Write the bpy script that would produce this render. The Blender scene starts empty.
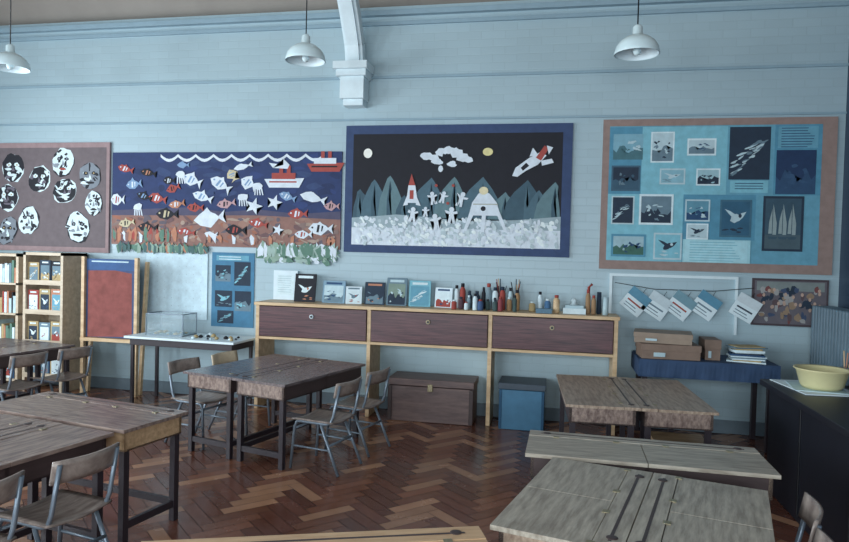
import bpy, bmesh, math, random
from mathutils import Matrix, Vector
random.seed(4)
S=bpy.context.scene
S.view_settings.view_transform='Standard'
S.view_settings.look='None'

# ---------------------------------------------------------------- materials
def lin(r,g,b,k=1.0):
    f=lambda v:((v/255)/12.92 if v/255<=.04045 else ((v/255+.055)/1.055)**2.4)*k
    return (min(f(r),.95),min(f(g),.95),min(f(b),.95),1)
MC={}
def mat(name,rgb,rough=.6,k=1.25,var=.12,scale=8,metal=0,stretch=(1,1,1),rgb2=None,bump=0,spec=.5):
    if name in MC: return MC[name]
    m=bpy.data.materials.new(name); m.use_nodes=True
    n=m.node_tree.nodes; l=m.node_tree.links
    b=n['Principled BSDF']
    b.inputs['Roughness'].default_value=rough
    b.inputs['Metallic'].default_value=metal
    b.inputs['Specular IOR Level'].default_value=spec
    tc=n.new('ShaderNodeTexCoord'); mp=n.new('ShaderNodeMapping')
    mp.inputs['Scale'].default_value=stretch
    nz=n.new('ShaderNodeTexNoise'); nz.inputs['Scale'].default_value=scale; nz.inputs['Detail'].default_value=7
    nz.inputs['Roughness'].default_value=.62
    l.new(tc.outputs['Object'],mp.inputs['Vector']); l.new(mp.outputs['Vector'],nz.inputs['Vector'])
    cr=n.new('ShaderNodeValToRGB')
    c1=lin(*rgb,k); c2=lin(*(rgb2 or rgb),k)
    if rgb2 is None:
        c2=tuple(min(1,v*(1+var)) for v in c1[:3])+(1,); c1=tuple(v*(1-var) for v in c1[:3])+(1,)
    cr.color_ramp.elements[0].color=c1; cr.color_ramp.elements[1].color=c2
    cr.color_ramp.elements[0].position=.33; cr.color_ramp.elements[1].position=.67
    l.new(nz.outputs['Fac'],cr.inputs['Fac']); l.new(cr.outputs['Color'],b.inputs['Base Color'])
    if bump:
        bp=n.new('ShaderNodeBump'); bp.inputs['Strength'].default_value=bump; bp.inputs['Distance'].default_value=.01
        l.new(nz.outputs['Fac'],bp.inputs['Height']); l.new(bp.outputs['Normal'],b.inputs['Normal'])
    MC[name]=m; return m
def col(r,g,b,rough=.75):
    return mat(f'paint_{r}_{g}_{b}',(r,g,b),rough,1.15,.1,14)

WOOD_A=mat('wood_worn_grey',(128,118,106),.38,1.2,rgb2=(176,168,154),scale=7,stretch=(1,7,4),bump=.08)
WOOD_B=mat('wood_worn_brown',(120,100,86),.38,1.2,rgb2=(172,154,136),scale=7,stretch=(1,7,4),bump=.08)
WOOD_C=mat('wood_dark_varnish',(80,70,72),.24,1.2,rgb2=(120,110,110),scale=7,stretch=(1,7,4),bump=.05)
WOOD_D=mat('wood_brown_varnish',(96,80,76),.26,1.2,rgb2=(152,134,124),scale=7,stretch=(1,7,4),bump=.08)
WOOD_LT=mat('wood_light_edge',(160,130,98),.5,1.2,rgb2=(195,165,130),scale=6,stretch=(1,8,8))
WOOD_TAN=mat('wood_tan',(176,142,108),.45,1.2,rgb2=(200,168,132),scale=6,stretch=(1,7,4))
LEG=mat('leg_dark_wood',(46,40,46),.45)
LEGB=mat('desk_body_dark',(62,50,50),.5,stretch=(1,8,8))
STEEL=mat('tube_steel_grey',(112,124,136),.35,metal=.4)
PLY=mat('plywood_seat',(104,92,88),.35,1.2,rgb2=(150,138,130),scale=6,stretch=(2,9,2))
PLYL=mat('plywood_light',(190,175,150),.45,scale=6,stretch=(2,9,2))
MAHOG=mat('mahogany_flap',(50,28,36),.33,1.2,rgb2=(98,62,66),scale=4,stretch=(1,6,22))
PINE=mat('pine_frame',(178,148,112),.5,1.2,rgb2=(208,182,146),scale=4,stretch=(1,5,5))
PINEP=mat('pine_pale',(172,156,134),.5,1.2,rgb2=(200,186,165),scale=4,stretch=(1,5,5))
WHITE=mat('white_paint',(205,220,226),.5,1.2,.05)
ENAMEL=mat('white_enamel',(205,225,232),.25,1.2,.03)
BLACK=mat('black_plastic',(18,20,26),.4,1)
BRASS=mat('brass_dull',(140,130,105),.4,metal=.6)
PAPER=mat('paper_white',(205,220,228),.8,1.2,.05)
GLASSY=mat('tank_glass',(190,210,218),.08,1.0)

# ---------------------------------------------------------------- mesh builder
class MB:
    def __init__(s,name): s.name=name; s.bm=bmesh.new(); s.mats=[]
    def mi(s,m):
        if m not in s.mats: s.mats.append(m)
        return s.mats.index(m)
    def box(s,x0,x1,y0,y1,z0,z1,m,rot=None,piv=None):
        vs=[Vector((x,y,z)) for x in (x0,x1) for y in (y0,y1) for z in (z0,z1)]
        if rot is not None:
            p=Vector(piv) if piv else Vector(((x0+x1)/2,(y0+y1)/2,(z0+z1)/2))
            vs=[rot@(v-p)+p for v in vs]
        b=[s.bm.verts.new(v) for v in vs]; i=s.mi(m)
        for f in ((0,1,3,2),(4,6,7,5),(0,4,5,1),(2,3,7,6),(0,2,6,4),(1,5,7,3)):
            s.bm.faces.new([b[k] for k in f]).material_index=i
    def tube(s,pts,r,m,seg=8,r2=None):
        pts=[Vector(p) for p in pts]; i=s.mi(m); rings=[]
        n=len(pts)
        for k,p in enumerate(pts):
            t=(pts[min(k+1,n-1)]-pts[max(k-1,0)]).normalized()
            up=Vector((0,0,1)) if abs(t.z)<.9 else Vector((0,1,0))
            a=t.cross(up).normalized(); b=t.cross(a)
            rr=r if r2 is None else r+(r2-r)*k/(n-1)
            rings.append([s.bm.verts.new(p+a*rr*math.cos(q)+b*rr*math.sin(q)) for q in [2*math.pi*j/seg for j in range(seg)]])
        for k in range(n-1):
            for j in range(seg):
                f=s.bm.faces.new([rings[k][j],rings[k][(j+1)%seg],rings[k+1][(j+1)%seg],rings[k+1][j]]); f.material_index=i; f.smooth=True
        for rg in (rings[0],rings[-1]): s.bm.faces.new(rg).material_index=i
    def lathe(s,prof,cx,cy,cz,m,seg=24,caps=True):
        i=s.mi(m); rings=[]
        for r,z in prof:
            rings.append([s.bm.verts.new((cx+r*math.cos(2*math.pi*j/seg),cy+r*math.sin(2*math.pi*j/seg),cz+z)) for j in range(seg)])
        for k in range(len(rings)-1):
            for j in range(seg):
                f=s.bm.faces.new([rings[k][j],rings[k][(j+1)%seg],rings[k+1][(j+1)%seg],rings[k+1][j]]); f.material_index=i; f.smooth=True
        if caps:
            for rg in (rings[0],rings[-1]): s.bm.faces.new(rg).material_index=i
    def poly3(s,pts,m):
        f=s.bm.faces.new([s.bm.verts.new(p) for p in pts]); f.material_index=s.mi(m); return f
    def sheet(s,f,nu,nv,th,m):
        i=s.mi(m); A=[];B=[]
        for a in range(nu+1):
            ra=[];rb=[]
            for b in range(nv+1):
                u=a/nu;v=b/nv;p=f(u,v)
                nrm=((f(u+.01,v)-f(u-.01,v)).cross(f(u,v+.01)-f(u,v-.01))).normalized()
                ra.append(s.bm.verts.new(p+nrm*th/2)); rb.append(s.bm.verts.new(p-nrm*th/2))
            A.append(ra);B.append(rb)
        def q(*v):
            fc=s.bm.faces.new(v); fc.material_index=i; fc.smooth=True
        for a in range(nu):
            for b in range(nv):
                q(A[a][b],A[a+1][b],A[a+1][b+1],A[a][b+1]); q(B[a][b],B[a][b+1],B[a+1][b+1],B[a+1][b])
        for a in range(nu):
            q(A[a][0],B[a][0],B[a+1][0],A[a+1][0]); q(A[a][nv],A[a+1][nv],B[a+1][nv],B[a][nv])
        for b in range(nv):
            q(A[0][b],A[0][b+1],B[0][b+1],B[0][b]); q(A[nu][b],B[nu][b],B[nu][b+1],A[nu][b+1])
    def done(s,loc=(0,0,0),rz=0,bevel=0,fixn=True):
        if fixn: bmesh.ops.recalc_face_normals(s.bm,faces=s.bm.faces)
        me=bpy.data.meshes.new(s.name); s.bm.to_mesh(me); s.bm.free()
        for m in s.mats: me.materials.append(m)
        o=bpy.data.objects.new(s.name,me); o.location=loc; o.rotation_euler=(0,0,math.radians(rz))
        S.collection.objects.link(o)
        if bevel:
            b=o.modifiers.new('bevel','BEVEL'); b.width=bevel; b.segments=2; b.limit_method='ANGLE'; b.angle_limit=math.radians(50)
        return o

# flat cut-paper artwork on a canvas (paper layers a few hundredths of a mm apart)
class Canvas:
    def __init__(s,mb,x0,x1,z0,z1,box,y):
        s.mb=mb;s.x0=x0;s.x1=x1;s.z0=z0;s.z1=z1;s.bx=box;s.y=y;s.lay=0
    def P(s,dx,dy):
        a,b,c,d=s.bx
        return (s.x0+(dx-a)/(c-a)*(s.x1-s.x0), s.y-.0008-s.lay, s.z1-(dy-b)/(d-b)*(s.z1-s.z0))
    def poly(s,pts,m):
        s.lay+=.00002
        f=s.mb.poly3([s.P(*p) for p in pts],m)
        if f.normal.y>0: f.normal_flip()
        if len(pts)>4: bmesh.ops.triangulate(s.mb.bm,faces=[f])
    def rect(s,a,b,c,d,m): s.poly([(a,b),(c,b),(c,d),(a,d)],m)
    def ell(s,cx,cy,rx,ry,m,rot=0,n=14,jag=0):
        r=math.radians(rot);P=[]
        for k in range(n):
            t=2*math.pi*k/n;q=1+random.uniform(-jag,jag)
            x=rx*math.cos(t)*q;y=ry*math.sin(t)*q
            P.append((cx+x*math.cos(r)-y*math.sin(r),cy+x*math.sin(r)+y*math.cos(r)))
        s.poly(P,m)
    def fish(s,cx,cy,l,h,m,rot=0,m2=None):
        r=math.radians(rot); j=lambda:random.uniform(.8,1.2)
        R=lambda x,y:(cx+x*math.cos(r)-y*math.sin(r),cy+x*math.sin(r)+y*math.cos(r))
        pts=[(-l,-.0),(-.6*l,-.75*h*j()),(-.2*l,-h*j()),(0,-1.25*h*j()),(.2*l,-.8*h),(.5*l,-.5*h),(.7*l,-.15*h),(1.15*l,-.9*h*j()),(1.0*l,0),(1.15*l,.9*h*j()),(.7*l,.15*h),(.5*l,.5*h),(.1*l,h*j()),(-.6*l,.75*h)]
        s.poly([R(*p) for p in pts],m)
        if m2: 
            s.poly([R(*p) for p in [(-.2*l,-.6*h),(.0*l,-.6*h),(-.1*l,.6*h),(-.3*l,.6*h)]],m2)
            s.poly([R(*p) for p in [(.15*l,-.5*h),(.3*l,-.4*h),(.2*l,.4*h),(.1*l,.5*h)]],m2)
            s.ell(*R(-.65*l,-.15*h),l*.09,l*.09,m2)
    def star(s,cx,cy,r,m,n=5,rot=0):
        s.poly([(cx+(r if k%2==0 else r*.4)*math.sin(math.pi*k/n+rot),cy-(r if k%2==0 else r*.4)*math.cos(math.pi*k/n+rot)) for k in range(2*n)],m)
    def person(s,cx,cy,h,m,tilt=0):
        r=math.radians(tilt); j=lambda:random.uniform(.75,1.25)
        R=lambda x,y:(cx+x*h*math.cos(r)-y*h*math.sin(r),cy+x*h*math.sin(r)+y*h*math.cos(r))
        s.ell(*R(0,-.36),h*.16,h*.16,m)
        s.poly([R(*p) for p in [(-.14,-.24),(-.38*j(),-.3*j()),(-.36,-.14),(-.15,-.06),(-.16,.15),(-.26*j(),.5),(-.05,.5),(0,.2),(.08,.5),(.27*j(),.46),(.16,.1),(.14,-.06),(.38,-.12*j()),(.36*j(),-.26),(.14,-.22)]],m)
    def photo(s,a,b,c,d,sky,land,obj,border=None,kind=0):
        if border:
            s.rect(a,b,c,d,border); e=(c-a)*.06; a+=e;b+=e;c-=e;d-=e
        s.rect(a,b,c,d,sky)
        w=c-a;h=d-b
        if kind==0:
            s.poly([(a,d),(a,b+h*.6)]+[(a+w*k/9,b+h*random.uniform(.4,.75)) for k in range(1,9)]+[(c,b+h*.55),(c,d)],land)
            for _ in range(10): s.ell(a+w*random.uniform(.15,.85),b+h*random.uniform(.3,.88),w*random.uniform(.03,.12),h*random.uniform(.02,.08),random.choice([obj,sky,land,obj]),jag=.45,n=9,rot=random.uniform(-30,30))
        elif kind==1:
            # breaking wave: long curved foam streaks sweeping up to the right
            for k in range(26):
                t=random.random(); x=a+w*(.08+.72*t); y=b+h*(.78-.5*t+random.uniform(-.12,.14)); ww=w*random.uniform(.06,.16)
                s.ell(x,min(max(y,b+h*.08),b+h*.92),ww,h*random.uniform(.008,.03),random.choice([obj,land,obj]),-28+random.uniform(-14,14),9,.4)
        elif kind==2:
            s.rect(a,b+h*.72,c,d,land)
            for q in (.22,.5,.76):
                s.poly([(a+w*q,b+h*.1),(a+w*(q+.11),b+h*.5),(a+w*(q+.1),b+h*.72),(a+w*q,b+h*.72)],obj)
                s.poly([(a+w*(q-.02),b+h*.2),(a+w*(q-.02),b+h*.7),(a+w*(q-.12),b+h*.7),(a+w*(q-.1),b+h*.45)],obj)
                s.poly([(a+w*(q-.13),b+h*.76),(a+w*(q+.14),b+h*.76),(a+w*(q+.1),b+h*.81),(a+w*(q-.1),b+h*.81)],sky)
        elif kind==3:
            s.ell((a+c)/2,(b+d)/2,w*.2,h*.12,obj,-25,12,.15)
            s.poly([(a+w*.42,b+h*.5),(a+w*.25,b+h*.36),(a+w*.1,b+h*.22),(a+w*.3,b+h*.28),(a+w*.56,b+h*.42)],obj)
            s.poly([(a+w*.5,b+h*.5),(a+w*.7,b+h*.34),(a+w*.88,b+h*.3),(a+w*.76,b+h*.47),(a+w*.62,b+h*.58)],obj)
            s.ell(a+w*.66,b+h*.42,w*.06,h*.06,land)
            for _ in range(6): s.ell(a+w*random.uniform(.1,.9),b+h*random.uniform(.7,.92),w*.1,h*.025,land,jag=.3,n=8)
        elif kind==4:
            for k in range(int(h/2.6)):
                s.rect(a+w*.08,b+1.3+k*2.6,a+w*random.uniform(.7,.93),b+2.1+k*2.6,obj)

# ---------------------------------------------------------------- room
XL,XR,YB,YF=-7.0,2.45,6.4,-1.8
def wallmat(name,rgb):
    m=bpy.data.materials.new(name); m.use_nodes=True; n=m.node_tree.nodes;l=m.node_tree.links;b=n['Principled BSDF']
    b.inputs['Roughness'].default_value=.4
    tc=n.new('ShaderNodeTexCoord'); sp=n.new('ShaderNodeSeparateXYZ'); cb=n.new('ShaderNodeCombineXYZ'); ad=n.new('ShaderNodeMath'); ad.operation='ADD'
    l.new(tc.outputs['Object'],sp.inputs[0]); l.new(sp.outputs['X'],ad.inputs[0]); l.new(sp.outputs['Y'],ad.inputs[1])
    l.new(ad.outputs[0],cb.inputs['X']); l.new(sp.outputs['Z'],cb.inputs['Y'])
    br=n.new('ShaderNodeTexBrick'); l.new(cb.outputs[0],br.inputs['Vector'])
    br.inputs['Scale'].default_value=1; br.inputs['Brick Width'].default_value=.23; br.inputs['Row Height'].default_value=.076
    br.inputs['Mortar Size'].default_value=.004; br.inputs['Mortar Smooth'].default_value=.8
    c=lin(*rgb,1.0); 
    br.inputs['Color1'].default_value=c; br.inputs['Color2'].default_value=tuple(v*.95 for v in c[:3])+(1,)
    br.inputs['Mortar'].default_value=tuple(v*.9 for v in c[:3])+(1,)
    nz=n.new('ShaderNodeTexNoise'); nz.inputs['Scale'].default_value=1.3; nz.inputs['Detail'].default_value=8
    mx=n.new('ShaderNodeMix'); mx.data_type='RGBA'; mx.blend_type='MULTIPLY'; mx.inputs[0].default_value=1
    rp=n.new('ShaderNodeValToRGB'); rp.color_ramp.elements[0].color=(.84,.85,.87,1); rp.color_ramp.elements[1].color=(1,1,1,1)
    rp.color_ramp.elements[0].position=.35; rp.color_ramp.elements[1].position=.65
    l.new(nz.outputs['Fac'],rp.inputs['Fac'])
    l.new(br.outputs['Color'],mx.inputs[6]); l.new(rp.outputs['Color'],mx.inputs[7]); l.new(mx.outputs[2],b.inputs['Base Color'])
    bp=n.new('ShaderNodeBump'); bp.inputs['Strength'].default_value=.25; bp.inputs['Distance'].default_value=.005; bp.invert=True
    l.new(br.outputs['Fac'],bp.inputs['Height']); l.new(bp.outputs['Normal'],b.inputs['Normal'])
    return m
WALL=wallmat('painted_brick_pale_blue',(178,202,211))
WALLR=wallmat('painted_brick_in_shade',(40,60,84))  # right wall: darkness from window contrast put into the brick colour
CEIL=mat('ceiling_beige',(150,144,138),.8,1.1,.06,scale=2)
TRIM=mat('trim_blue_grey',(140,166,180),.5,1.1,.05)

def wall_with_windows(name,axis,pos,a0,a1,z1,wins,m):
    mb=MB(name); t=.2*(1 if pos>0 else -1)
    def bx(p,q,zl,zh):
        if q-p<1e-4 or zh-zl<1e-4: return
        if axis=='x': mb.box(p,q,min(pos,pos+t),max(pos,pos+t),zl,zh,m)
        else: mb.box(min(pos,pos+t),max(pos,pos+t),p,q,zl,zh,m)
    cur=a0
    for (p,q,zl,zh) in wins:
        bx(cur,p,0,z1); bx(p,q,0,zl); bx(p,q,zh,z1); cur=q
    bx(cur,a1,0,z1)
    mb.done()
wall_with_windows('wall_back','x',YB,XL-.2,XR+.2,4.0,[],WALL)
RW=[(-6.2,-4.4,.8,2.7),(-3.4,-1.6,.8,2.7),(-.6,1.2,.8,2.7)]
LW=[(.2,1.9,.8,2.7),(2.9,4.6,.8,2.7)]
wall_with_windows('wall_front','x',YF,XL-.2,XR+.2,4.0,RW,WALL)
wall_with_windows('wall_left','y',XL,YF,YB,4.0,LW,WALL)
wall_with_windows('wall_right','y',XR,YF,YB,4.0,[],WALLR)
ym=(YB+YF)/2; hr=4.0+(YB-ym)*1.0
mb=MB('ceiling')
mb.poly3([(XL-.2,YB+.2,3.98),(XR+.2,YB+.2,3.98),(XR+.2,ym,hr),(XL-.2,ym,hr)],CEIL)
mb.poly3([(XL-.2,YF-.2,3.98),(XR+.2,YF-.2,3.98),(XR+.2,ym,hr),(XL-.2,ym,hr)],CEIL)
for x in (XL-.05,XR+.05): mb.poly3([(x,YB+.2,3.98),(x,YF-.2,3.98),(x,ym,hr)],CEIL)
mb.done()
def window(n,axis,pos,p,q,zl,zh):
    mb=MB(f'window_{n}')
    def bx(a,b,c,d):
        if axis=='x': mb.box(a,b,pos-.08,pos-.03,c,d,WHITE)
        else: mb.box(pos-.08,pos-.03,a,b,c,d,WHITE)
    e=.06
    bx(p,p+e,zl,zh);bx(q-e,q,zl,zh);bx(p,q,zl,zl+e);bx(p,q,zh-e,zh)
    for k in (1,2): bx(p+(q-p)*k/3-.02,p+(q-p)*k/3+.02,zl,zh)
    for k in (1,2,3): bx(p,q,zl+(zh-zl)*k/4-.02,zl+(zh-zl)*k/4+.02)
    mb.done()
k=1
for w in RW: window(k,'x',YF,*w); k+=1
for w in LW: window(k,'y',XL,*w); k+=1

def trim(n,z,h,d,m=TRIM):
    mb=MB(n); mb.box(XL,XR,YB-d,YB,z,z+h,m); mb.done(bevel=.003)
trim('trim_1',3.90,.05,.06); trim('trim_2',3.81,.035,.035); trim('trim_3',3.29,.024,.022); trim('trim_4',2.875,.02,.018)
mb=MB('baseboard_back'); mb.box(XL,XR,YB-.02,YB,0,.12,mat('baseboard_grey',(100,115,125),.5)); mb.done()

# herringbone parquet, real blocks
FM=bpy.data.materials.new('parquet_herringbone'); FM.use_nodes=True
n=FM.node_tree.nodes;l=FM.node_tree.links;b=n['Principled BSDF']
at=n.new('ShaderNodeVertexColor'); at.layer_name='tone'
nz=n.new('ShaderNodeTexNoise'); nz.inputs['Scale'].default_value=6; nz.inputs['Detail'].default_value=7
tc=n.new('ShaderNodeTexCoord'); l.new(tc.outputs['Object'],nz.inputs['Vector'])
rp=n.new('ShaderNodeValToRGB'); rp.color_ramp.elements[0].color=(.72,.72,.74,1); rp.color_ramp.elements[1].color=(1.12,1.12,1.12,1)
mx=n.new('ShaderNodeMix'); mx.data_type='RGBA'; mx.blend_type='MULTIPLY'; mx.inputs[0].default_value=1
l.new(nz.outputs['Fac'],rp.inputs['Fac']); l.new(at.outputs['Color'],mx.inputs[6]); l.new(rp.outputs['Color'],mx.inputs[7]); l.new(mx.outputs[2],b.inputs['Base Color'])
rr=n.new('ShaderNodeMapRange'); rr.inputs['To Min'].default_value=.12; rr.inputs['To Max'].default_value=.36
l.new(nz.outputs['Fac'],rr.inputs['Value']); l.new(rr.outputs['Result'],b.inputs['Roughness'])
b.inputs['Specular IOR Level'].default_value=.7
GAP=mat('floor_gap',(60,38,32),.6)
bm=bmesh.new(); cl=bm.loops.layers.float_color.new('tone')
W=.086; N=4
c45=math.cos(math.radians(45+2)); s45=math.sin(math.radians(45+2))
g=.022
for k in range(-135,135):
    for m_ in range(-34,34):
        ox=k+N*m_; oy=k-N*m_
        for t in (0,1):
            q=[(ox,oy),(ox+N,oy),(ox+N,oy+1),(ox,oy+1)] if t==0 else [(ox,oy+1),(ox+1,oy+1),(ox+1,oy+1+N),(ox,oy+1+N)]
            q=[(q[0][0]+g,q[0][1]+g),(q[1][0]-g,q[1][1]+g),(q[2][0]-g,q[2][1]-g),(q[3][0]+g,q[3][1]-g)]
            P=[((x*c45-y*s45)*W-2.3,(x*s45+y*c45)*W+2.3) for x,y in q]
            if any(not(XL<x<XR and YF<y<YB) for x,y in P): 
                cx=sum(p[0] for p in P)/4; cy=sum(p[1] for p in P)/4
                if not(XL<cx<XR and YF<cy<YB): continue
                P=[(min(max(x,XL),XR),min(max(y,YF),YB)) for x,y in P]
            f=bm.faces.new([bm.verts.new((x,y,.002)) for x,y in P])
            base=(130,84,64) if t==0 else (108,66,52)
            v=random.uniform(.82,1.2)
            if random.random()<(.34 if t==0 else .1): base=(172,128,100); v=random.uniform(.85,1.12)
            c=lin(*base,v*1.08)
            for lp in f.loops: lp[cl]=c
vs=[bm.verts.new(p) for p in [(XL-.2,YF-.2,0),(XR+.2,YF-.2,0),(XR+.2,YB+.2,0),(XL-.2,YB+.2,0)]]
f=bm.faces.new(vs); f.material_index=1
vb=[bm.verts.new(p) for p in [(XL-.2,YF-.2,-.1),(XR+.2,YF-.2,-.1),(XR+.2,YB+.2,-.1),(XL-.2,YB+.2,-.1)]]
bm.faces.new(vb[::-1]).material_index=1
for i in range(4):
    bm.faces.new([vs[i],vb[i],vb[(i+1)%4],vs[(i+1)%4]]).material_index=1
for f in bm.faces: 
    f.normal_update()
    if abs(f.normal.z)>.9 and f.normal.z<0 and f.calc_center_median().z>-.05: f.normal_flip()
me=bpy.data.meshes.new('floor'); bm.to_mesh(me); bm.free(); me.materials.append(FM); me.materials.append(GAP)
o=bpy.data.objects.new('floor',me); S.collection.objects.link(o)

# corbel + truss strut
mb=MB('roof_truss')
mb.box(-2.17,-1.83,6.12,6.395,3.33,3.40,WHITE); mb.box(-2.15,-1.85,6.16,6.395,3.27,3.33,WHITE)
mb.box(-2.12,-1.88,6.2,6.395,3.06,3.27,WHITE); mb.box(-2.10,-1.90,6.25,6.395,3.0,3.06,WHITE)
pts=[(6.32,3.40),(6.27,3.6),(6.1,3.85),(5.85,4.15),(5.5,4.5),(5.0,4.95),(4.3,5.5),(3.5,6.0)]
for (y0,z0),(y1,z1) in zip(pts,pts[1:]):
    i=mb.mi(WHITE)
    for xa,xb,th in ((-2.09,-1.91,.10),(-2.06,-1.94,.16)):
        d=Vector((0,y1-y0,z1-z0)).normalized(); nn=Vector((0,d.z,-d.y))*th/2
        q=[Vector((x,y,z))+nn*s for x in (xa,xb) for (y,z) in ((y0,z0),(y1,z1)) for s in (-1,1)]
        vv=[mb.bm.verts.new(p) for p in q]
        for f in ((0,1,3,2),(4,6,7,5),(0,4,5,1),(2,3,7,6),(0,2,6,4),(1,5,7,3)): mb.bm.faces.new([vv[a] for a in f]).material_index=i
mb.done()

def lamp(x,y,z):
    mb=MB('pendant_lamp')
    mb.lathe([(.158,-.005),(.16,.0),(.157,.015),(.148,.05),(.125,.085),(.085,.115),(.05,.13),(.036,.14),(.034,.19),(.02,.205),(.008,.21)],0,0,0,ENAMEL,32,False)
    mb.lathe([(.153,-.003),(.146,.03),(.12,.075),(.07,.11),(.03,.125),(.001,.127)],0,0,0,WHITE,32,False)
    mb.lathe([(.001,-.01),(.02,-.005),(.03,.02),(.022,.05),(.015,.08),(.015,.12)],0,0,0,ENAMEL,16,False)
    zc=4.0+(YB-y)-z
    mb.tube([(0,0,.2),(0,0,zc-.02)],.005,BLACK,6)
    mb.lathe([(.05,-.06),(.05,0)],0,0,zc,WHITE,12)
    mb.done((x,y,z))
lamp(.53,5.0,3.04); lamp(-2.0,5.0,3.07); lamp(-4.74,5.0,3.09)

# ---------------------------------------------------------------- wall displays
K1=col(24,26,36); W1=col(205,222,228);T1=col(170,150,110);R1=col(150,64,56)
YW=6.398
mb=MB('mask_display_board')
x0,x1,z0,z1=-6.75,-4.77,1.48,2.68
PINK=col(146,124,126); BR=col(104,94,98)
mb.box(x0,x1,6.37,YW,z0,z1,PINK)
C=Canvas(mb,-6.15,x1,z0,z1,(0,143,110,252),6.37)
C.rect(-48,148,107,247,BR)
for cx,cy,rx,ry,inv,rot in [(13,168,11,14,1,0),(64,162,10,14,0,10),(40,179,10,13,1,15),(66,191,11,12,1,30),(91,176,10,13,2,-10),(8,198,10,13,1,0),(30,221,10,14,0,10),(95,203,8,12,0,0),(80,227,11,15,0,-10),(8,232,9,14,2,20),(-20,175,10,13,0,0),(-18,215,10,14,1,0)]:
    a=[W1,K1,col(120,128,138)][inv]; b_=[K1,W1,K1][inv]; c_=[col(130,140,150),col(96,92,104),W1][inv]
    C.ell(cx+.5,cy+.5,rx*1.06,ry*1.04,[K1,W1,K1][inv],rot,16,.08)
    C.ell(cx,cy,rx,ry,a,rot,18,.1)
    for q in range(16):
        t=random.uniform(0,6.28); rr_=random.uniform(.3,.92); C.ell(cx+rx*rr_*math.cos(t),cy+ry*rr_*math.sin(t),rx*random.uniform(.1,.4),ry*random.uniform(.05,.15),random.choice([b_,c_,b_,a]),math.degrees(t)+random.uniform(0,90),9,.4)
    for dx in (-.38,.38): C.ell(cx+dx*rx,cy-.2*ry,rx*.22,ry*.14,b_,random.uniform(-20,20),10,.3)
    for dx in (-.38,.38): C.ell(cx+dx*rx,cy-.2*ry,rx*.08,ry*.06,T1 if inv else c_,0,8)
    C.poly([(cx,cy-.15*ry),(cx+.18*rx,cy+.25*ry),(cx-.12*rx,cy+.27*ry)],c_)
    C.ell(cx,cy+.52*ry,rx*.38,ry*.1,random.choice([b_,c_,b_,R1]),0,10,.3)
mb.done(fixn=False)

mb=MB('sea_collage_display'); x0,x1,z0,z1=-4.74,-2.14,1.58,2.57
NAVY=col(40,56,98);SAND=col(136,102,94);mb.box(x0,x1,6.38,YW,z0,z1,NAVY)
C=Canvas(mb,x0,x1,z0,z1,(112,153,341,248),6.38)
for _ in range(60): C.ell(random.uniform(116,336),random.uniform(158,208),random.uniform(3,9),random.uniform(1.5,4),random.choice([col(44,62,110),col(34,48,86),col(50,68,108)]),random.uniform(-20,20),9,.3)
C.poly([(112,248),(112,215),(130,213),(160,216),(190,212),(230,216),(262,213),(300,218),(341,214),(341,248)],SAND)
W2=col(205,215,225);R2=col(158,72,66);O2=col(176,122,98);Y2=col(190,180,150);LB=col(120,150,185);PK=col(180,145,150)
for _ in range(190):
    C.ell(random.uniform(116,337),random.uniform(219,245),random.uniform(1.5,6),random.uniform(.8,3),random.choice([col(150,116,104),col(108,82,84),col(150,98,80),col(96,88,98),col(128,108,104),col(160,140,128)]),random.uniform(-40,40),8,.35)
C.poly([(112,213),(150,211),(190,209),(230,213),(262,210),(300,214),(341,211),(341,219),(262,216),(200,217),(112,218)],col(76,74,98))
for k in range(9):
    a=163+k*18
    up=[(a+18*j/6,155+5*math.sin(math.pi*j/6)) for j in range(7)]
    C.poly(up+[(x,y+3) for x,y in reversed(up)],W2)
for (x,y,l_,h,m,r,m2) in [(195,181,10,6,W2,20,LB),(224,185,11,6,W2,30,LB),(186,166,6,3,LB,0,None),(176,190,7,4,R2,-20,K1),(236,176,6,5,Y2,60,LB),(252,184,8,6,W2,30,LB),(206,198,10,5,W2,20,LB),(213,220,15,8,W2,-8,None),(160,200,9,5,R2,10,W2),(172,182,6,4,K1,0,W2),(230,205,9,4,PK,-10,K1),(146,198,8,4,K1,20,LB),(199,209,8,4,R2,0,K1),(314,198,12,5,W2,15,None),(300,214,9,5,R2,0,W2),(150,174,8,4,K1,10,O2),(135,186,8,5,LB,-10,W2),(126,170,8,4,R2,15,W2),(170,216,11,6,K1,0,Y2),(246,168,9,3,W2,-15,None),(180,206,8,4,O2,-10,W2),(290,197,8,4,LB,20,W2),(118,202,7,6,W2,0,R2),(332,206,7,4,PK,0,K1),(150,230,10,5,K1,5,O2),(190,234,9,4,R2,5,W2),(240,231,10,5,K1,0,R2),(322,228,11,6,W2,0,K1),(262,224,9,4,R2,10,W2),(128,226,8,4,Y2,-10,K1),(306,234,8,4,W2,0,R2),(215,236,7,3,W2,0,None)]:
    C.fish(x,y,l_,h,m,r,m2)
for x,y,r in [(258,207,9),(278,203,8),(282,230,6),(165,240,5),(330,240,5)]: C.star(x,y,r,W2 if r>5 else O2,5,.3)
for cx,cy,s_ in [(287,180,1.2),(326,165,1.1)]:
    C.poly([(cx-16*s_,cy),(cx+16*s_,cy-1),(cx+12*s_,cy+7*s_),(cx-12*s_,cy+7*s_)],R2 if s_<1.15 else W2)
    C.rect(cx-10*s_,cy-5*s_,cx+9*s_,cy,W2 if s_<1.15 else R2); C.rect(cx-4*s_,cy-11*s_,cx-1*s_,cy-5*s_,R2); C.rect(cx+2*s_,cy-11*s_,cx+5*s_,cy-5*s_,R2)
    C.rect(cx-12*s_,cy+2,cx+10*s_,cy+3.5,K1 if s_<1.15 else R2)
C.poly([(272,164),(286,166),(286,160),(292,166),(290,170),(276,169)],W2)
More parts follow.
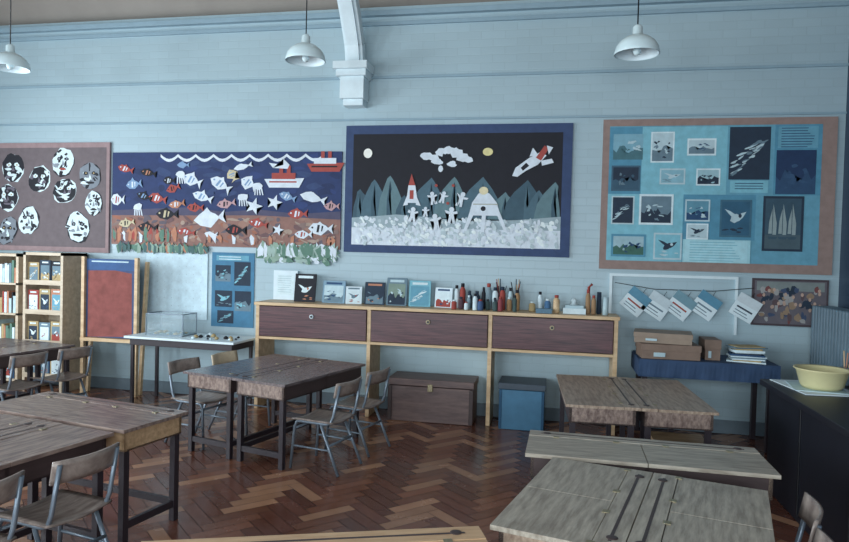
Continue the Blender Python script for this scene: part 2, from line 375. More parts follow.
for cx,cy in ((262,187),(140,209),(247,198),(184,176)):
    C.ell(cx,cy,5,3.5,W2,0,10,.2); 
    for k in range(4): C.poly([(cx-3.5+2*k,cy+2),(cx-2.2+2*k,cy+2),(cx-2.5+2.6*k,cy+9),(cx-3.6+2.6*k,cy+9)],W2)
GR=col(90,124,110);GR2=col(136,160,146)
def weeds(C,xa,xb,yb,n,h,pal):
    for _ in range(n):
        x=random.uniform(xa,xb);hh=random.uniform(.5,1)*h
        C.poly([(x-1,yb+random.uniform(0,6)),(x-2.5+random.uniform(-2,2),yb-hh*.5),(x+random.uniform(-3,3),yb-hh),(x+2,yb-hh*.4),(x+1.5,yb+4)],random.choice(pal))
weeds(C,115,180,240,22,12,[O2,SAND,R2,GR]); weeds(C,118,335,241,30,8,[O2,W2,col(110,80,80),SAND])
# green paper seaweed glued along the bottom edge and hanging below it
PG=[GR,GR2,col(150,172,165),W2,GR]
mb.box(-3.05,-2.2,6.382,YW,1.47,1.585,GR); mb.box(-4.65,-3.6,6.382,YW,1.53,1.585,GR)
for _ in range(110): C.ell(random.uniform(264,337),random.uniform(245,261),random.uniform(2,4.5),random.uniform(1.2,3),random.choice(PG),random.uniform(0,90),8,.45)
weeds(C,262,338,252,50,11,PG); weeds(C,120,213,252,56,8,[GR,GR2,col(70,100,100),O2])
mb.done(fixn=False)

mb=MB('space_collage_display'); x0,x1,z0,z1=-2.10,.125,1.56,2.825
mb.box(x0,x1,6.375,YW,z0,z1,col(52,70,106))
C=Canvas(mb,x0,x1,z0,z1,(346,126,570,258),6.375)
C.rect(354,135,561,250,K1)
M1=col(74,102,116);M2=col(60,86,100);M3=col(94,122,130)
for a,p,c,top,m in [(350,362,384,192,M2),(362,377,396,182,M1),(380,393,412,178,M3),(398,408,428,198,M2),(410,435,454,180,M1),(436,458,476,179,M3),(460,486,510,179,M1),(490,508,528,194,M3),(504,529,550,182,M2),(526,540,556,192,M1),(534,555,561,184,M3)]:
    a=max(a,354)
    h=228-top
    C.poly([(a,228),(a+(p-a)*.2,228-h*.5),(a+(p-a)*.5,228-h*.74),(p-3,top+3),(p,top),(p+3,top+4),(p+(c-p)*.4,228-h*.74),(p+(c-p)*.76,228-h*.42),(c,228)],m)
    C.poly([(p,top+5),(p+2,top+14),(p-1,228-h*.5),(p+3,228),(p-3,228),(p-3,228-h*.5)],M2 if m is not M2 else M1)
C.poly([(354,228),(354,222),(380,220),(400,218),(440,221),(470,224),(520,222),(561,218),(561,250),(354,250)],col(150,168,176))
C.rect(354,232,561,250,W2)
for _ in range(420):
    C.ell(random.uniform(357,558),random.uniform(222,248),random.uniform(1.5,3.6),random.uniform(1.2,2.4),random.choice([W2,W2,col(190,205,210),col(172,188,195),col(220,230,235)]),random.uniform(0,90),7,.4)
C.ell(369.5,155,4.5,5,col(235,235,225),0,20); C.ell(490,154,5,4,col(215,205,150),0,14)
for cx,cy,rx,ry in [(430,158,6,4),(437,160,6,3.5),(445,154,6,4),(452,152,5,3.5),(459,155,6,5),(466,160,7,4),(440,164,6,3),(471,162,5,3),(455,166,5,3)]: C.ell(cx,cy,rx,ry,W2,0,12,.2)
C.ell(451,160,6,3,K1,20,10,.3); C.ell(444,171,2.5,3.5,W2,0,8); C.ell(462,165,4,2,K1,0,8,.3)
C.poly([(514,178),(517,170),(530,160),(541,154),(546,158),(538,167),(527,173),(519,179)],W2)
C.poly([(536,160),(544,148),(548,151),(541,163)],R2);C.poly([(530,159),(533,150),(538,157)],W2);C.poly([(541,163),(551,161),(553,165),(542,168)],W2)
C.poly([(546,148),(552,150),(548,157)],W2); C.poly([(522,170),(527,165),(530,168),(524,173)],K1)
C.poly([(410,206),(412,188),(415,177),(419,188),(422,206)],W2); C.poly([(412,188),(415,176),(419,188)],R2); C.poly([(407,209),(411,198),(412,208)],W2); C.poly([(420,198),(425,209),(420,208)],W2); C.rect(413.5,193,417.5,202,R2)
C.poly([(473,218),(476,205),(482,196),(487,193),(493,196),(500,205),(504,218)],W2); C.ell(487,193,4.5,4,col(215,205,170)); C.poly([(474,214),(468,234),(471,234),(479,214)],W2); C.poly([(499,214),(508,234),(511,234),(503,214)],W2); C.poly([(486,215),(485,232),(489,232),(490,215)],W2)
C.rect(477,206,501,207.2,col(165,168,160)); C.ell(487,211,2.5,2.5,K1)
for cx,cy,h,t in [(417,218,15,5),(437,201,13,-10),(447,200,12,15),(456,218,16,0),(465,202,15,20),(441,225,16,-15),(430,215,10,0)]: C.person(cx,cy,h,W2,t)
for cx,cy in [(457,188),(440,188),(452,206)]: C.ell(cx,cy,1.5,1.5,R2)
mb.done(fixn=False)

mb=MB('seaside_picture_board'); x0,x1,z0,z1=.40,2.38,1.465,2.85
mb.box(x0,x1,6.37,YW,z0,z1,col(142,122,116))
C=Canvas(mb,x0,x1,z0,z1,(600,119,832,272),6.37)
SK=col(98,154,176);SK2=col(80,138,164);SK3=col(122,180,196)
C.rect(607,126,818,263,SK); C.rect(607,127,641,195,SK2); C.rect(641,127,727,195,SK3); C.rect(727,126,775,196,SK); C.rect(773,126,818,196,SK2); C.rect(607,195,685,263,SK3); C.rect(685,195,757,240,SK2); C.rect(757,195,818,263,SK)
Dk=col(34,50,68);DB=col(36,70,106);LG=col(175,198,206);MG=col(100,124,138)
C.photo(611,134,642,160,col(120,165,182),col(70,110,120),LG,None,0)
C.photo(650,132,674,163,LG,MG,Dk,W1,0)
C.photo(687,139,716,156,LG,MG,DB,W1,0)
C.photo(729,128,769,180,Dk,MG,LG,None,1)
C.rect(731,181,768,193,SK3); C.photo(733,182,766,192,SK3,SK,DB,None,4)
C.photo(776,128,814,149,SK,SK,DB,None,4)
C.photo(775,151,813,194,col(30,54,88),col(44,74,106),col(50,80,112),None,0)
C.photo(610,166,640,192,Dk,col(54,84,104),MG,col(60,90,110),0)
C.photo(660,169,686,185,col(130,175,190),MG,LG,LG,3)
C.photo(697,169,721,186,col(150,185,195),Dk,Dk,W1,0)
C.photo(611,197,635,226,Dk,MG,LG,LG,1)
C.photo(640,195,675,226,MG,Dk,LG,W1,0)
C.photo(687,200,712,222,col(90,140,160),DB,LG,LG,0)
C.photo(689,224,711,240,LG,MG,Dk,W1,3)
C.photo(722,200,753,237,col(46,90,116),Dk,LG,col(60,100,120),3)
C.photo(764,196,803,250,col(54,80,96),col(70,90,100),col(140,156,158),Dk,2)
C.photo(612,236,648,259,col(150,180,190),col(60,100,90),DB,SK2,0)
C.photo(656,234,685,261,SK3,LG,Dk,LG,3)
C.rect(686,240,753,263,col(156,202,212)); C.photo(688,241,750,262,col(166,208,218),SK,SK3,None,4)
mb.done(fixn=False)

mb=MB('blue_picture_poster'); mb.box(-3.55,-3.07,6.39,YW,.74,1.52,col(66,118,150))
C=Canvas(mb,-3.55,-3.07,.74,1.52,(215,248,262,330),6.39)
for a,b_,c,d,k_ in [(219,262,236,280,0),(240,258,258,284,1),(219,290,238,308,3),(241,290,259,312,0),(222,312,240,326,1)]: C.photo(a,b_,c,d,Dk,MG,SK3,None,k_)
C.photo(220,251,256,257,SK,SK,W1,None,4)
mb.done(fixn=False)
mb=MB('pegboard_panel'); mb.box(-4.32,-3.6,6.388,YW,.8,1.50,col(192,214,224))
for i in range(8):
    for j in range(8): mb.box(-4.27+i*.085,-4.266+i*.085,6.386,6.389,.85+j*.085,.854+j*.085,MG)
mb.done()

mb=MB('white_wall_frame')
for a,b_,c,d in [(.5,1.62,1.40,1.425),(.5,.525,.72,1.4),(1.60,1.62,.9,1.4)]: mb.box(a,b_,6.375,YW,c,d,WHITE)
mb.tube([(.55,6.36,1.34),(.9,6.35,1.29),(1.4,6.35,1.29),(1.75,6.36,1.33)],.003,BLACK,5)
mb.done()
for i,(x,z,r) in enumerate([(.735,1.17,38),(.925,1.14,33),(1.13,1.15,36),(1.345,1.16,34),(1.68,1.15,30)]):
    mb=MB('hanging_card'); s_=.105
    mb.box(-s_,s_,-.004,.004,-s_,s_,WHITE)
    C=Canvas(mb,-s_,s_,-s_,s_,(0,0,20,20),-.004)
    C.rect(0,0,20,8,[col(90,140,165),col(190,205,212),col(110,146,160),col(84,136,162),col(196,208,214)][i])
    C.rect(3,11,17,12.4,[R1,MG,R1,MG,Dk][i]); C.rect(3,14.5,14,15.3,MG); C.rect(3,17,16,17.6,MG)
    mb.tube([(0,-.002,s_),(0,.02,s_+.05)],.002,BLACK,5)
    o=mb.done((x,6.345,z),fixn=False); o.rotation_euler=(0,math.radians(r),0)
mb=MB('group_photo_picture'); mb.box(1.74,2.36,6.37,YW,1.0,1.42,col(70,60,66))
C=Canvas(mb,1.74,2.36,1.0,1.42,(752,280,827,327),6.37); C.rect(754,282,825,325,col(96,92,100)); C.rect(756,283,823,292,col(120,130,130))
for _ in range(60): C.ell(random.uniform(758,821),random.uniform(290,322),random.uniform(1.5,4),random.uniform(2,4.5),random.choice([col(110,66,66),col(60,76,104),col(150,150,150),col(140,120,100),Dk,col(86,70,74)]),0,9,.3)
for _ in range(22): C.ell(random.uniform(759,820),random.uniform(290,312),1.5,1.9,col(176,150,136),0,9)
mb.done(fixn=False)

# ---------------------------------------------------------------- cabinet
mb=MB('storage_cabinet')
xs=[-2.84,-1.71,-.565,.54]; yf,yb=6.0,6.375
mb.box(-2.87,.57,yf-.02,yb,1.02,1.05,PINE)
for i in range(4): mb.box(xs[i]-.018,xs[i]+.018,yf,yb,0.003,1.02,PINE)
for i in range(3):
    a=xs[i]+.018;b_=xs[i+1]-.018
    mb.box(a,b_,yf,yb,.69,.715,PINE)
    mb.box(a+.006,b_-.006,yf-.012,yf+.01,.722,1.012,MAHOG)
    mb.box(a,b_,yb-.02,yb,.715,1.02,LEGB)
    cx=(a+b_)/2
    mb.tube([(cx,yf-.012,.93),(cx,yf-.03,.93)],.02,BRASS if i else WHITE,14)
    mb.tube([(cx,yf-.03,.93),(cx,yf-.034,.93)],.012,BLACK,12)
mb.done(bevel=.003)

CH=mat('old_trunk_brown',(84,70,70),.5,1.2,rgb2=(116,96,92),scale=5,stretch=(1,6,6))
mb=MB('wooden_chest')
mb.box(-1.49,-.70,5.95,6.3,.004,.33,CH); mb.box(-1.50,-.69,5.94,6.31,.338,.40,CH)
mb.box(-1.12,-1.07,5.935,5.945,.29,.36,BRASS)
for x in (-1.49,-.73): mb.box(x-.004,x+.034,5.94,5.952,.01,.33,LEGB)
mb.done(bevel=.008)
mb=MB('blue_storage_box'); BB=mat('blue_box_paint',(62,110,140),.5)
mb.box(-.46,-.06,5.93,6.28,.004,.36,BB); mb.box(-.47,-.05,5.92,6.29,.366,.42,mat('box_lid_dark',(60,72,84),.5))
for x in (-.46,-.085): mb.box(x,x+.025,5.925,5.932,.01,.36,col(40,80,110))
mb.done(bevel=.006)

def book(x,y,z,w,h,t,cov,kind,pal,lean=8,turn=0):
    mb=MB('picture_book')
    mb.box(-w/2,w/2,0,t*.15,0,h,cov); mb.box(-w/2,w/2,t*.85,t,0,h,cov); mb.box(-w/2,-w/2+.003,0,t,0,h,cov)
    mb.box(-w/2+.003,w/2-.004,t*.15,t*.85,.004,h-.004,PAPER)
    C=Canvas(mb,-w/2,w/2,0,h,(0,0,20,28),0)
    C.photo(1.5,6,18.5,27,pal[0],pal[1],pal[2],None,kind); C.rect(3,2,17,4.5,pal[2])
    o=mb.done((x,y,z),fixn=False); o.rotation_euler=(math.radians(-lean),0,math.radians(turn)); return o
ZT=1.0525
book(-2.44,6.2,ZT,.22,.28,.015,K1,3,(K1,O2,W1))
book(-2.14,6.2,ZT,.24,.22,.015,col(120,150,170),0,(LG,MG,DB),8,-5)
book(-1.93,6.2,ZT,.16,.17,.012,PAPER,3,(W1,R1,MG),8,8)
book(-1.72,6.2,ZT,.20,.22,.015,Dk,0,(Dk,MG,O2))
book(-1.50,6.2,ZT,.20,.27,.015,MG,0,(col(120,140,130),Dk,LG))
book(-1.27,6.2,ZT,.21,.25,.015,SK3,1,(SK,LG,W1),8,5)
book(-1.04,6.2,ZT,.17,.19,.012,PAPER,0,(W1,R1,DB),8,-6)
mb=MB('white_display_paper')
mb.box(-2.84,-2.58,6.36,6.368,ZT,ZT+.30,PAPER); C=Canvas(mb,-2.84,-2.58,ZT,ZT+.3,(0,0,30,34),6.36); C.photo(4,5,26,28,W1,MG,LG,None,4)
mb.done(fixn=False)
def jar(mb,x,y,z,r,h,m,cap):
    mb.lathe([(r*.9,0),(r,.006),(r,h*.72),(r*.6,h*.84),(r*.55,h*.9)],x,y,z,m,14)
    mb.lathe([(r*.62,h*.86),(r*.62,h),(r*.5,h*1.01)],x,y,z,cap,12)
mb=MB('paint_bottles')
cols=[col(130,60,66),K1,W1,col(60,86,124),col(160,126,90),col(120,140,150),col(90,66,74),R1,col(60,80,80),LG,Dk]
x=-.91
while x<-.30:
    for yy in (6.06,6.14,6.24):
        if random.random()<.8: jar(mb,x+random.uniform(-.012,.012),yy,ZT,random.uniform(.018,.03),random.uniform(.07,.16)+(yy>6.2)*.09,random.choice(cols),random.choice([R1,K1,W1,K1,Dk]))
    x+=.062
for px_ in (-.50,-.36):
    mb.lathe([(.035,0),(.04,.1),(.036,.1),(.032,.01)],px_,6.32,ZT,LG,14)
    for _ in range(7):
        a=random.uniform(0,6.28); mb.tube([(px_,6.32,ZT+.02),(px_+.05*math.cos(a),6.32+.03*math.sin(a),ZT+random.uniform(.2,.3))],.004,random.choice([R1,Dk,PINE,K1]),6)
mb.done()
mb=MB('small_toys_and_jars')
jar(mb,.02,6.15,ZT,.03,.16,PINE,R1); jar(mb,-.06,6.2,ZT,.028,.12,col(70,110,150),W1); jar(mb,-.13,6.25,ZT,.022,.18,W1,K1); jar(mb,-.20,6.2,ZT,.03,.09,T1,W1)
mb.box(-.16,-.02,6.02,6.1,ZT,ZT+.04,col(90,120,140)); mb.box(.08,.28,6.08,6.2,ZT,ZT+.05,W1); mb.box(.1,.26,6.1,6.18,ZT+.05,ZT+.075,LG)
for x in (.30,.35): jar(mb,x,6.15,ZT,.022,.22 if x<.33 else .17,col(150,120,90),R1)
mb.tube([(.40,6.2,ZT),(.40,6.2,ZT+.2)],.02,Dk,10); mb.tube([(.45,6.12,ZT),(.455,6.12,ZT+.16)],.024,LG,10)
mb.tube([(.31,6.26,ZT),(.31,6.26,ZT+.24),(.34,6.26,ZT+.27)],.012,R1,8)
mb.lathe([(.03,0),(.05,.03),(.045,.06),(.02,.09),(.03,.11),(.012,.13)],.18,6.28,ZT,W1,14)
mb.done()

# ---------------------------------------------------------------- desks
def desk(x,y,rz,L=1.10,Wd=.46,h=.62,top=WOOD_B,name='double_school_desk',side=WOOD_D):
    mb=MB(name); a=L/2;b_=Wd/2;t=.02
    mb.box(-a,a,b_-.10,b_,h-t,h,top)
    mb.box(-a,-.002,-b_,b_-.103,h-t,h-.002,top); mb.box(.002,a,-b_,b_-.103,h-t,h-.002,top)
    mb.box(-a+.06,a-.06,b_-.055,b_-.043,h,h+.001,LEGB)
    for s_ in (-1,1):
        mb.lathe([(.02,0),(.02,.002),(.014,.003),(.001,.003)],s_*(a-.09),b_-.045,h,LEGB,14)
        for q in (.12,.42): mb.box(s_*q-.015,s_*q+.015,b_-.118,b_-.09,h-.002,h+.001,BRASS)
    bw=.018; e=.025; zb=h-t-.105
    for s_ in (-1,1): mb.box(min(s_*(a-e),s_*(a-e-bw)),max(s_*(a-e),s_*(a-e-bw)),-b_+e,b_-e,zb,h-t,side)
    mb.box(-a+e,a-e,-b_+e,-b_+e+bw,zb,h-t,LEGB if side is not WOOD_LT else side); mb.box(-a+e,a-e,b_-e-bw,b_-e,zb,h-t,LEGB)
    mb.box(-a+e,a-e,-b_+e,b_-e,zb,zb+.01,LEGB); mb.box(-.01,.01,-b_+e,b_-e,zb,h-t,LEGB)
    lw=.036
    for sx in (-1,1):
        for sy in (-1,1):
            cx=sx*(a-.05);cy=sy*(b_-.05)
            mb.box(cx-lw/2,cx+lw/2,cy-lw/2,cy+lw/2,.003,h-t-.01,LEG)
        mb.box(sx*(a-.05)-.012,sx*(a-.05)+.012,-b_+.05,b_-.05,.08,.12,LEG)
    mb.box(-a+.05,a-.05,b_-.065,b_-.04,.09,.125,LEG)
    return mb.done((x,y,0),rz,bevel=.0025)
def off(x,y,rz,dx,dy):
    c,s_=math.cos(math.radians(rz)),math.sin(math.radians(rz)); return x+dx*c-dy*s_, y+dx*s_+dy*c
def pair(x,y,rz,L,Wd,h,top,side=WOOD_D,name='double_school_desk'):
    for s_ in (-1,1):
        px_,py_=off(x,y,rz,s_*(Wd/2+.002),0)
        desk(px_,py_,rz+(90 if s_>0 else -90),L,Wd,h,top,name,side)
pair(.53,4.88,3,1.10,.465,.62,WOOD_B)
desk(.45,3.37,-1,1.12,.43,.62,WOOD_A,side=WOOD_B)
pcx,pcy=off(.015,3.14,-14,.45,-.445)
pair(pcx,pcy,-14,.88,.445,.62,WOOD_A,WOOD_B)
cx,cy=off(-.225,2.262,21,-.56,-.235)
desk(cx,cy,21,1.10,.46,.62,WOOD_TAN,side=WOOD_LT)
pair(-2.15,4.95,-15,1.08,.48,.62,WOOD_C)
desk(-2.63,3.31,-11,1.12,.46,.62,WOOD_D,side=WOOD_LT)
pair(-2.70,2.49,-11,1.08,.455,.62,WOOD_D)
pair(-4.97,4.98,-10,1.10,.47,.62,WOOD_C)

# ---------------------------------------------------------------- chairs (face local +y)
def chair(x,y,rz,seat=PLY,back=PLY,sh=.36):
    mb=MB('school_chair')
    for s_ in (-1,1):
        mb.tube([(s_*.165,.18,.004),(s_*.155,.155,sh-.05),(s_*.152,.14,sh-.018),(s_*.15,.11,sh-.012),(s_*.15,-.10,sh-.012),(s_*.15,-.14,sh+.0),(s_*.15,-.16,sh+.05),(s_*.148,-.205,sh+.27)],.0105,STEEL,8)
        mb.tube([(s_*.15,-.06,sh-.02),(s_*.162,-.215,.004)],.0105,STEEL,8)
    mb.tube([(-.155,.14,sh-.06),(.155,.14,sh-.06)],.009,STEEL,8)
    mb.tube([(-.155,-.13,sh-.16),(.155,-.13,sh-.16)],.009,STEEL,8)
    for s_ in (-1,1): mb.tube([(s_*.16,.165,.17),(s_*.158,-.15,.17)],.007,STEEL,6)
    mb.sheet(lambda u,v:Vector(((u-.5)*.34,(v-.5)*.33+.01,sh+.006-.018*math.sin(math.pi*min(max(u,0),1))-.02*max(0,v-.8))),10,8,.011,seat)
    mb.sheet(lambda u,v:Vector(((u-.5)*.34,-.172-.035*math.sin(math.pi*min(max(u,0),1))-.02*v,sh+.185+v*.10)),10,4,.011,back)
    return mb.done((x,y,0),rz)
chair(-1.60,4.53,90-13); chair(-1.51,5.02,90-15)
chair(-2.76,4.84,-90-13); chair(-2.64,5.30,-90-10,PLYL,PLYL)
chair(-2.18,2.58,90-11); chair(-2.28,2.13,90-9)
chair(.78,2.74,90-14,LEGB,PLY); chair(.69,2.36,90-14,LEGB,PLY)
chair(-4.44,4.75,90-10); chair(-4.36,5.2,90-12)
chair(-5.52,5.0,-90-10)
mb=MB('wooden_stool')
mb.box(.66,1.0,4.42,4.72,.36,.385,WOOD_LT)
for x in (.69,.97):
    for y in (4.45,4.69): mb.box(x-.016,x+.016,y-.016,y+.016,.003,.36,LEG)
mb.box(.69,.97,4.44,4.46,.12,.15,LEG); mb.box(.69,.97,4.68,4.7,.12,.15,LEG)
mb.done(bevel=.003)

# ---------------------------------------------------------------- left background
def plain_table(name,x,y,rz,L,Wd,h,top,leg=LEG,lw=.04):
    mb=MB(name); a=L/2;b_=Wd/2
    mb.box(-a,a,-b_,b_,h-.022,h,top); mb.box(-a+.04,a-.04,-b_+.04,b_-.04,h-.09,h-.022,leg)
    for sx in (-1,1):
        for sy in (-1,1): mb.box(sx*(a-.06)-lw/2,sx*(a-.06)+lw/2,sy*(b_-.06)-lw/2,sy*(b_-.06)+lw/2,.003,h-.03,leg)
    return mb.done((x,y,0),rz,bevel=.003)
plain_table('side_table',-3.52,5.98,-3,1.20,.5,.68,WHITE,LEG,.03)
gm=GLASSY.node_tree.nodes['Principled BSDF']; gm.inputs['Alpha'].default_value=.22
mb=MB('glass_tank')
for a,b_,c,d in [(-3.98,-3.58,5.9,5.904),(-3.98,-3.58,6.146,6.15),(-3.98,-3.976,5.9,6.15),(-3.584,-3.58,5.9,6.15)]: mb.box(a,b_,c,d,.683,.90,GLASSY)
mb.box(-3.98,-3.58,5.9,6.15,.681,.686,LG)
for zz in (.683,.893):
    for a,b_,c,d in [(-3.984,-3.576,5.895,5.903),(-3.984,-3.576,6.147,6.155),(-3.984,-3.976,5.895,6.155),(-3.584,-3.576,5.895,6.155)]: mb.box(a,b_,c,d,zz,zz+.008,STEEL)
for xx in (-3.984,-3.582):
    for yy in (5.895,6.149): mb.box(xx,xx+.006,yy,yy+.006,.683,.9,STEEL)
for _ in range(18):
    r=random.uniform(.01,.03); mb.lathe([(r,0),(r*1.1,r*.5),(.001,r)],random.uniform(-3.93,-3.63),random.uniform(5.95,6.1),.688,random.choice([MG,T1,LG]),8)
mb.done()
mb=MB('shells_on_table')
for _ in range(18):
    x=random.uniform(-3.5,-3.0); y=random.uniform(5.8,6.1); r=random.uniform(.012,.03)
    mb.lathe([(r*.6,0),(r,r*.35),(r*.6,r*.9),(.001,r*1.2)],x,y,.681,random.choice([W1,T1,K1,Dk,LG]),8)
mb.done()
mb=MB('blotter_easel')
mb.box(-4.82,-4.26,6.10,6.13,.60,1.42,col(60,74,110))
C=Canvas(mb,-4.82,-4.26,.60,1.42,(86,260,143,345),6.10)
RD=mat('red_felt',(132,76,72),.9,1.15,.2,9); C.poly([(88,273),(120,272),(140,275),(141,343),(88,345)],RD); C.rect(86,260,143,272,col(52,84,130)); C.rect(92,262,136,263.5,LG)
for x in (-4.86,-4.24): mb.box(x,x+.035,6.07,6.11,.004,1.44,PINE)
for x in (-4.86,-4.24): mb.box(x,x+.03,6.2,6.24,.004,1.40,PINE,rot=Matrix.Rotation(math.radians(-4),3,'X'))
mb.box(-4.86,-4.205,6.06,6.13,.56,.595,PINE)
mb.done(fixn=False)
mb=MB('book_display_rack')
x0,x1=-5.50,-5.02
mb.box(x0,x0+.03,6.0,6.36,.004,1.47,PINEP); mb.box(x1-.03,x1,6.0,6.36,.004,1.47,PINEP)
mb.box(x0,x1,6.33,6.36,.1,1.47,PINEP); mb.box(x0,x1,6.0,6.36,1.44,1.47,PINEP)
for z in (.15,.50,.82,1.13):
    mb.box(x0+.03,x1-.03,6.0,6.33,z,z+.02,PINEP); mb.box(x0+.03,x1-.03,6.0,6.012,z+.02,z+.05,PINEP)
    for k in range(3):
        a=x0+.035+k*.14; m=random.choice([R1,Dk,DB,MG,K1,O2,LG,T1])
        hh=random.uniform(.22,.28)
        mb.box(a,a+.13,6.03,6.045,z+.02,z+hh,m)
        C=Canvas(mb,a,a+.13,z+.02,z+hh,(0,0,14,22),6.03); C.photo(1.5,5,12.5,20,random.choice([Dk,MG,SK,W1]),random.choice([R1,DB,T1]),W1,None,random.choice([0,1,3])); C.rect(3,1.5,11,3,W1)
mb.done(fixn=False)
mb=MB('bookcase')
x0,x1=-6.5,-5.54
for x in (x0,-5.9,x1-.03): mb.box(x,x+.03,5.98,6.36,.004,1.45,PINEP)
mb.box(x0,x1,5.98,6.36,1.42,1.45,PINEP); mb.box(x0,x1,6.34,6.36,.05,1.42,PINEP)
for z in (.1,.48,.80,1.12):
    mb.box(x0,x1,5.98,6.34,z,z+.02,PINEP)
    x=x0+.04
    while x<x1-.08:
        if abs(x+.01-(-5.885))<.05: x+=.05; continue
        w=random.uniform(.012,.035)
        if random.random()<.15 and x<x1-.2 and not(-6.1<x<-5.87): 
            w=.15; mb.box(x,x+w,6.05,6.065,z+.02,z+.24,W1); C=Canvas(mb,x,x+w,z+.02,z+.24,(0,0,14,22),6.05); C.photo(1,3,13,20,SK3,R1,DB,None,0)
        else: mb.box(x,x+w,6.02,6.22,z+.02,z+random.uniform(.17,.26),random.choice([R1,DB,W1,MG,K1,O2,LG,GR,W1,T1,W1]))
        x+=w+.004
mb.done(fixn=False)

# ---------------------------------------------------------------- right corner
mb=MB('cloth_covered_table'); CLO=mat('blue_cloth',(44,66,96),.8)
mb.box(.72,1.80,5.78,6.30,.70,.725,CLO); 
N_=36
for k in range(N_):
    a=.71+1.1*k/N_; b2=.71+1.1*(k+1)/N_; ya=5.762+.004*math.sin(k*1.3); yb2=5.762+.004*math.sin((k+1)*1.3)
    mb.poly3([(a,ya,.58),(b2,yb2,.58),(b2,5.775,.725),(a,5.775,.725)],CLO)
mb.poly3([(.71,5.77,.58),(.71,6.3,.58),(.71,6.3,.725),(.71,5.77,.725)],CLO)
mb.poly3([(1.81,5.77,.58),(1.81,6.3,.58),(1.81,6.3,.725),(1.81,5.77,.725)],CLO)
for x in (.77,1.75):
    for y in (5.83,6.25): mb.box(x-.02,x+.02,y-.02,y+.02,.004,.70,LEG)
mb.done()
CB=mat('cardboard',(126,106,94),.7,1.15,.14); CB2=mat('cardboard_pale',(140,124,110),.7,1.15,.12)
def cbox(x0,x1,y0,y1,z0,z1,m,rz=0):
    mb=MB('cardboard_box'); cx=(x0+x1)/2;cy=(y0+y1)/2;a=(x1-x0)/2;b_=(y1-y0)/2
    mb.box(-a,a,-b_,b_,0,(z1-z0)*.62,m); mb.box(-a-.006,a+.006,-b_-.006,b_+.006,(z1-z0)*.55,z1-z0,m)
    mb.box(-a*.6,-a*.2,-b_-.008,-b_-.005,.02,(z1-z0)*.45,LG)
    mb.done((cx,cy,z0),rz,bevel=.003)
cbox(.73,1.20,5.81,6.10,.727,.85,CB,3); cbox(.70,1.16,5.84,6.16,.853,.94,CB2,-8); cbox(1.26,1.38,5.9,6.14,.727,.90,CB,0)
mb=MB('paper_and_book_pile')
z=.727
for k in range(12):
    w=random.uniform(.10,.15); t=random.uniform(.005,.018); m=random.choice([W1,DB,MG,LG,Dk,W1,T1,W1])
    mb.box(1.59-w,1.59+w,5.93-.08,5.93+.08,z,z+t,m,rot=Matrix.Rotation(random.uniform(-.35,.35),3,'Z')); z+=t
mb.done()
DK=mat('dark_bench',(24,26,36),.45,1.0)
mb=MB('dark_work_bench')
mb.box(1.42,2.43,2.2,4.95,.71,.75,DK); mb.box(1.47,2.42,2.25,4.9,.004,.71,DK)
for y in (2.9,3.6,4.3): mb.box(1.462,1.472,y-.01,y+.01,.03,.69,BLACK)
mb.done(bevel=.004)
mb=MB('newspaper'); mb.box(1.5,1.86,4.43,4.93,.752,.757,PAPER,rot=Matrix.Rotation(.12,3,'Z'))
mb.box(1.53,1.83,4.5,4.85,.757,.761,LG,rot=Matrix.Rotation(-.15,3,'Z')); mb.done()
YEL=mat('yellow_plastic',(200,192,148),.35,1.2,.04)
mb=MB('washing_up_bowl'); mb.lathe([(.001,0),(.11,0),(.125,.02),(.15,.11),(.165,.12),(.165,.127),(.147,.122),(.12,.03),(.10,.012),(.001,.01)],0,0,0,YEL,36,False); mb.done((1.70,4.64,.763))
mb=MB('black_tray')
a,b_,c,d=1.72,2.22,3.55,4.2
mb.box(a,b_,c,d,.752,.765,BLACK)
for q in [(a,a+.015,c,d),(b_-.015,b_,c,d),(a,b_,c,c+.015),(a,b_,d-.015,d)]: mb.box(*q,.76,.84,BLACK)
for _ in range(14):
    x=random.uniform(a+.05,b_-.05);y=random.uniform(c+.05,d-.05); mb.tube([(x,y,.768),(x,y,.768+random.uniform(.05,.12))],.018,random.choice([DB,Dk,GR,MG,K1]),10)
mb.done()
mb=MB('jam_jars_and_brushes')
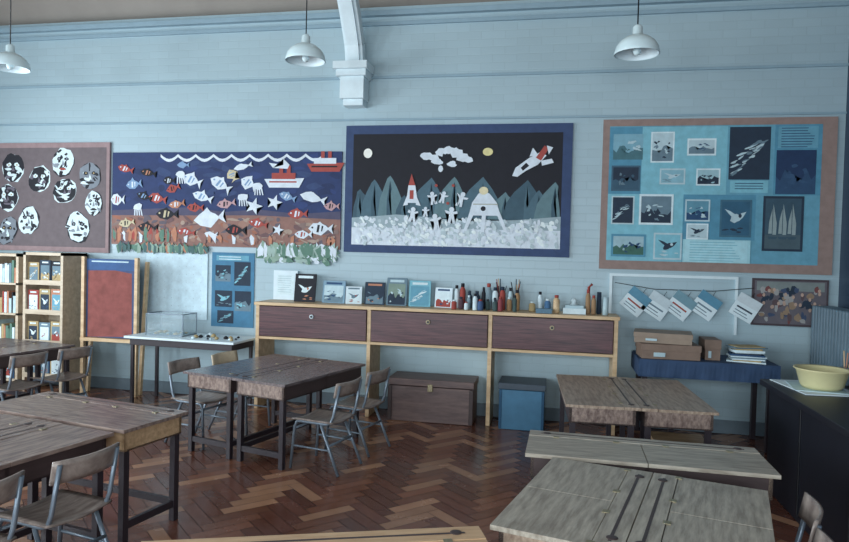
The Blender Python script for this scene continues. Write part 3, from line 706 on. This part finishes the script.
for (x,y,r,h) in [(1.92,4.86,.04,.12),(2.03,4.86,.035,.16),(2.13,4.88,.045,.12),(1.98,4.74,.035,.12),(2.24,4.8,.04,.15)]:
    mb.lathe([(r*.9,0),(r,.01),(r,h*.8),(r*.8,h*.88),(r*.82,h)],x,y,.752,random.choice([LG,T1,MG]),14)
    for _ in range(5):
        t=random.uniform(0,6.28); mb.tube([(x,y,.78),(x+.04*math.cos(t),y+.03*math.sin(t),.752+h+random.uniform(.06,.15))],.004,random.choice([PINE,R1,K1,O2]),5)
mb.done()
RAD=mat('radiator_grey_blue',(96,118,132),.4,1.1)
mb=MB('radiator')
y=6.30
while y>5.1:
    mb.box(2.20,2.38,y-.05,y-.008,.62,1.2,RAD); y-=.06
mb.tube([(2.29,6.28,.66),(2.29,5.08,.66)],.03,RAD,10); mb.tube([(2.29,6.28,1.15),(2.29,5.08,1.15)],.03,RAD,10)
for y in (6.25,5.12): mb.tube([(2.29,y,.64),(2.29,y,.004)],.02,RAD,8)
mb.done(bevel=.012)

# ---------------------------------------------------------------- light
def area(loc,rot,sx,sy,e,c):
    L=bpy.data.lights.new('daylight','AREA'); L.shape='RECTANGLE'; L.size=sx;L.size_y=sy;L.energy=e;L.color=c
    o=bpy.data.objects.new('daylight',L); o.location=loc;o.rotation_euler=rot;S.collection.objects.link(o)
for w in RW: area(((w[0]+w[1])/2,YF+.02,1.75),(math.radians(86),0,0),1.7,1.8,112,(.86,.95,1))
for w in LW: area((XL+.02,(w[0]+w[1])/2,1.75),(math.radians(86),0,math.radians(-90)),1.6,1.8,135,(.86,.95,1))
wd=bpy.data.worlds.new('World'); S.world=wd; wd.use_nodes=True
bg=wd.node_tree.nodes['Background']; bg.inputs[0].default_value=(.6,.78,1,1); bg.inputs[1].default_value=1.0

# ---------------------------------------------------------------- camera
cam=bpy.data.cameras.new('camera'); cam.lens=36*660/849; cam.sensor_width=36; cam.clip_start=.02
co=bpy.data.objects.new('camera',cam); S.collection.objects.link(co)
M=Matrix.Translation((0,0,1.55))@Matrix.Rotation(math.radians(11.2),4,'Z')@Matrix.Rotation(math.radians(90-1.4),4,'X')@Matrix.Rotation(math.radians(1.5),4,'Z')
co.matrix_world=M
S.camera=co
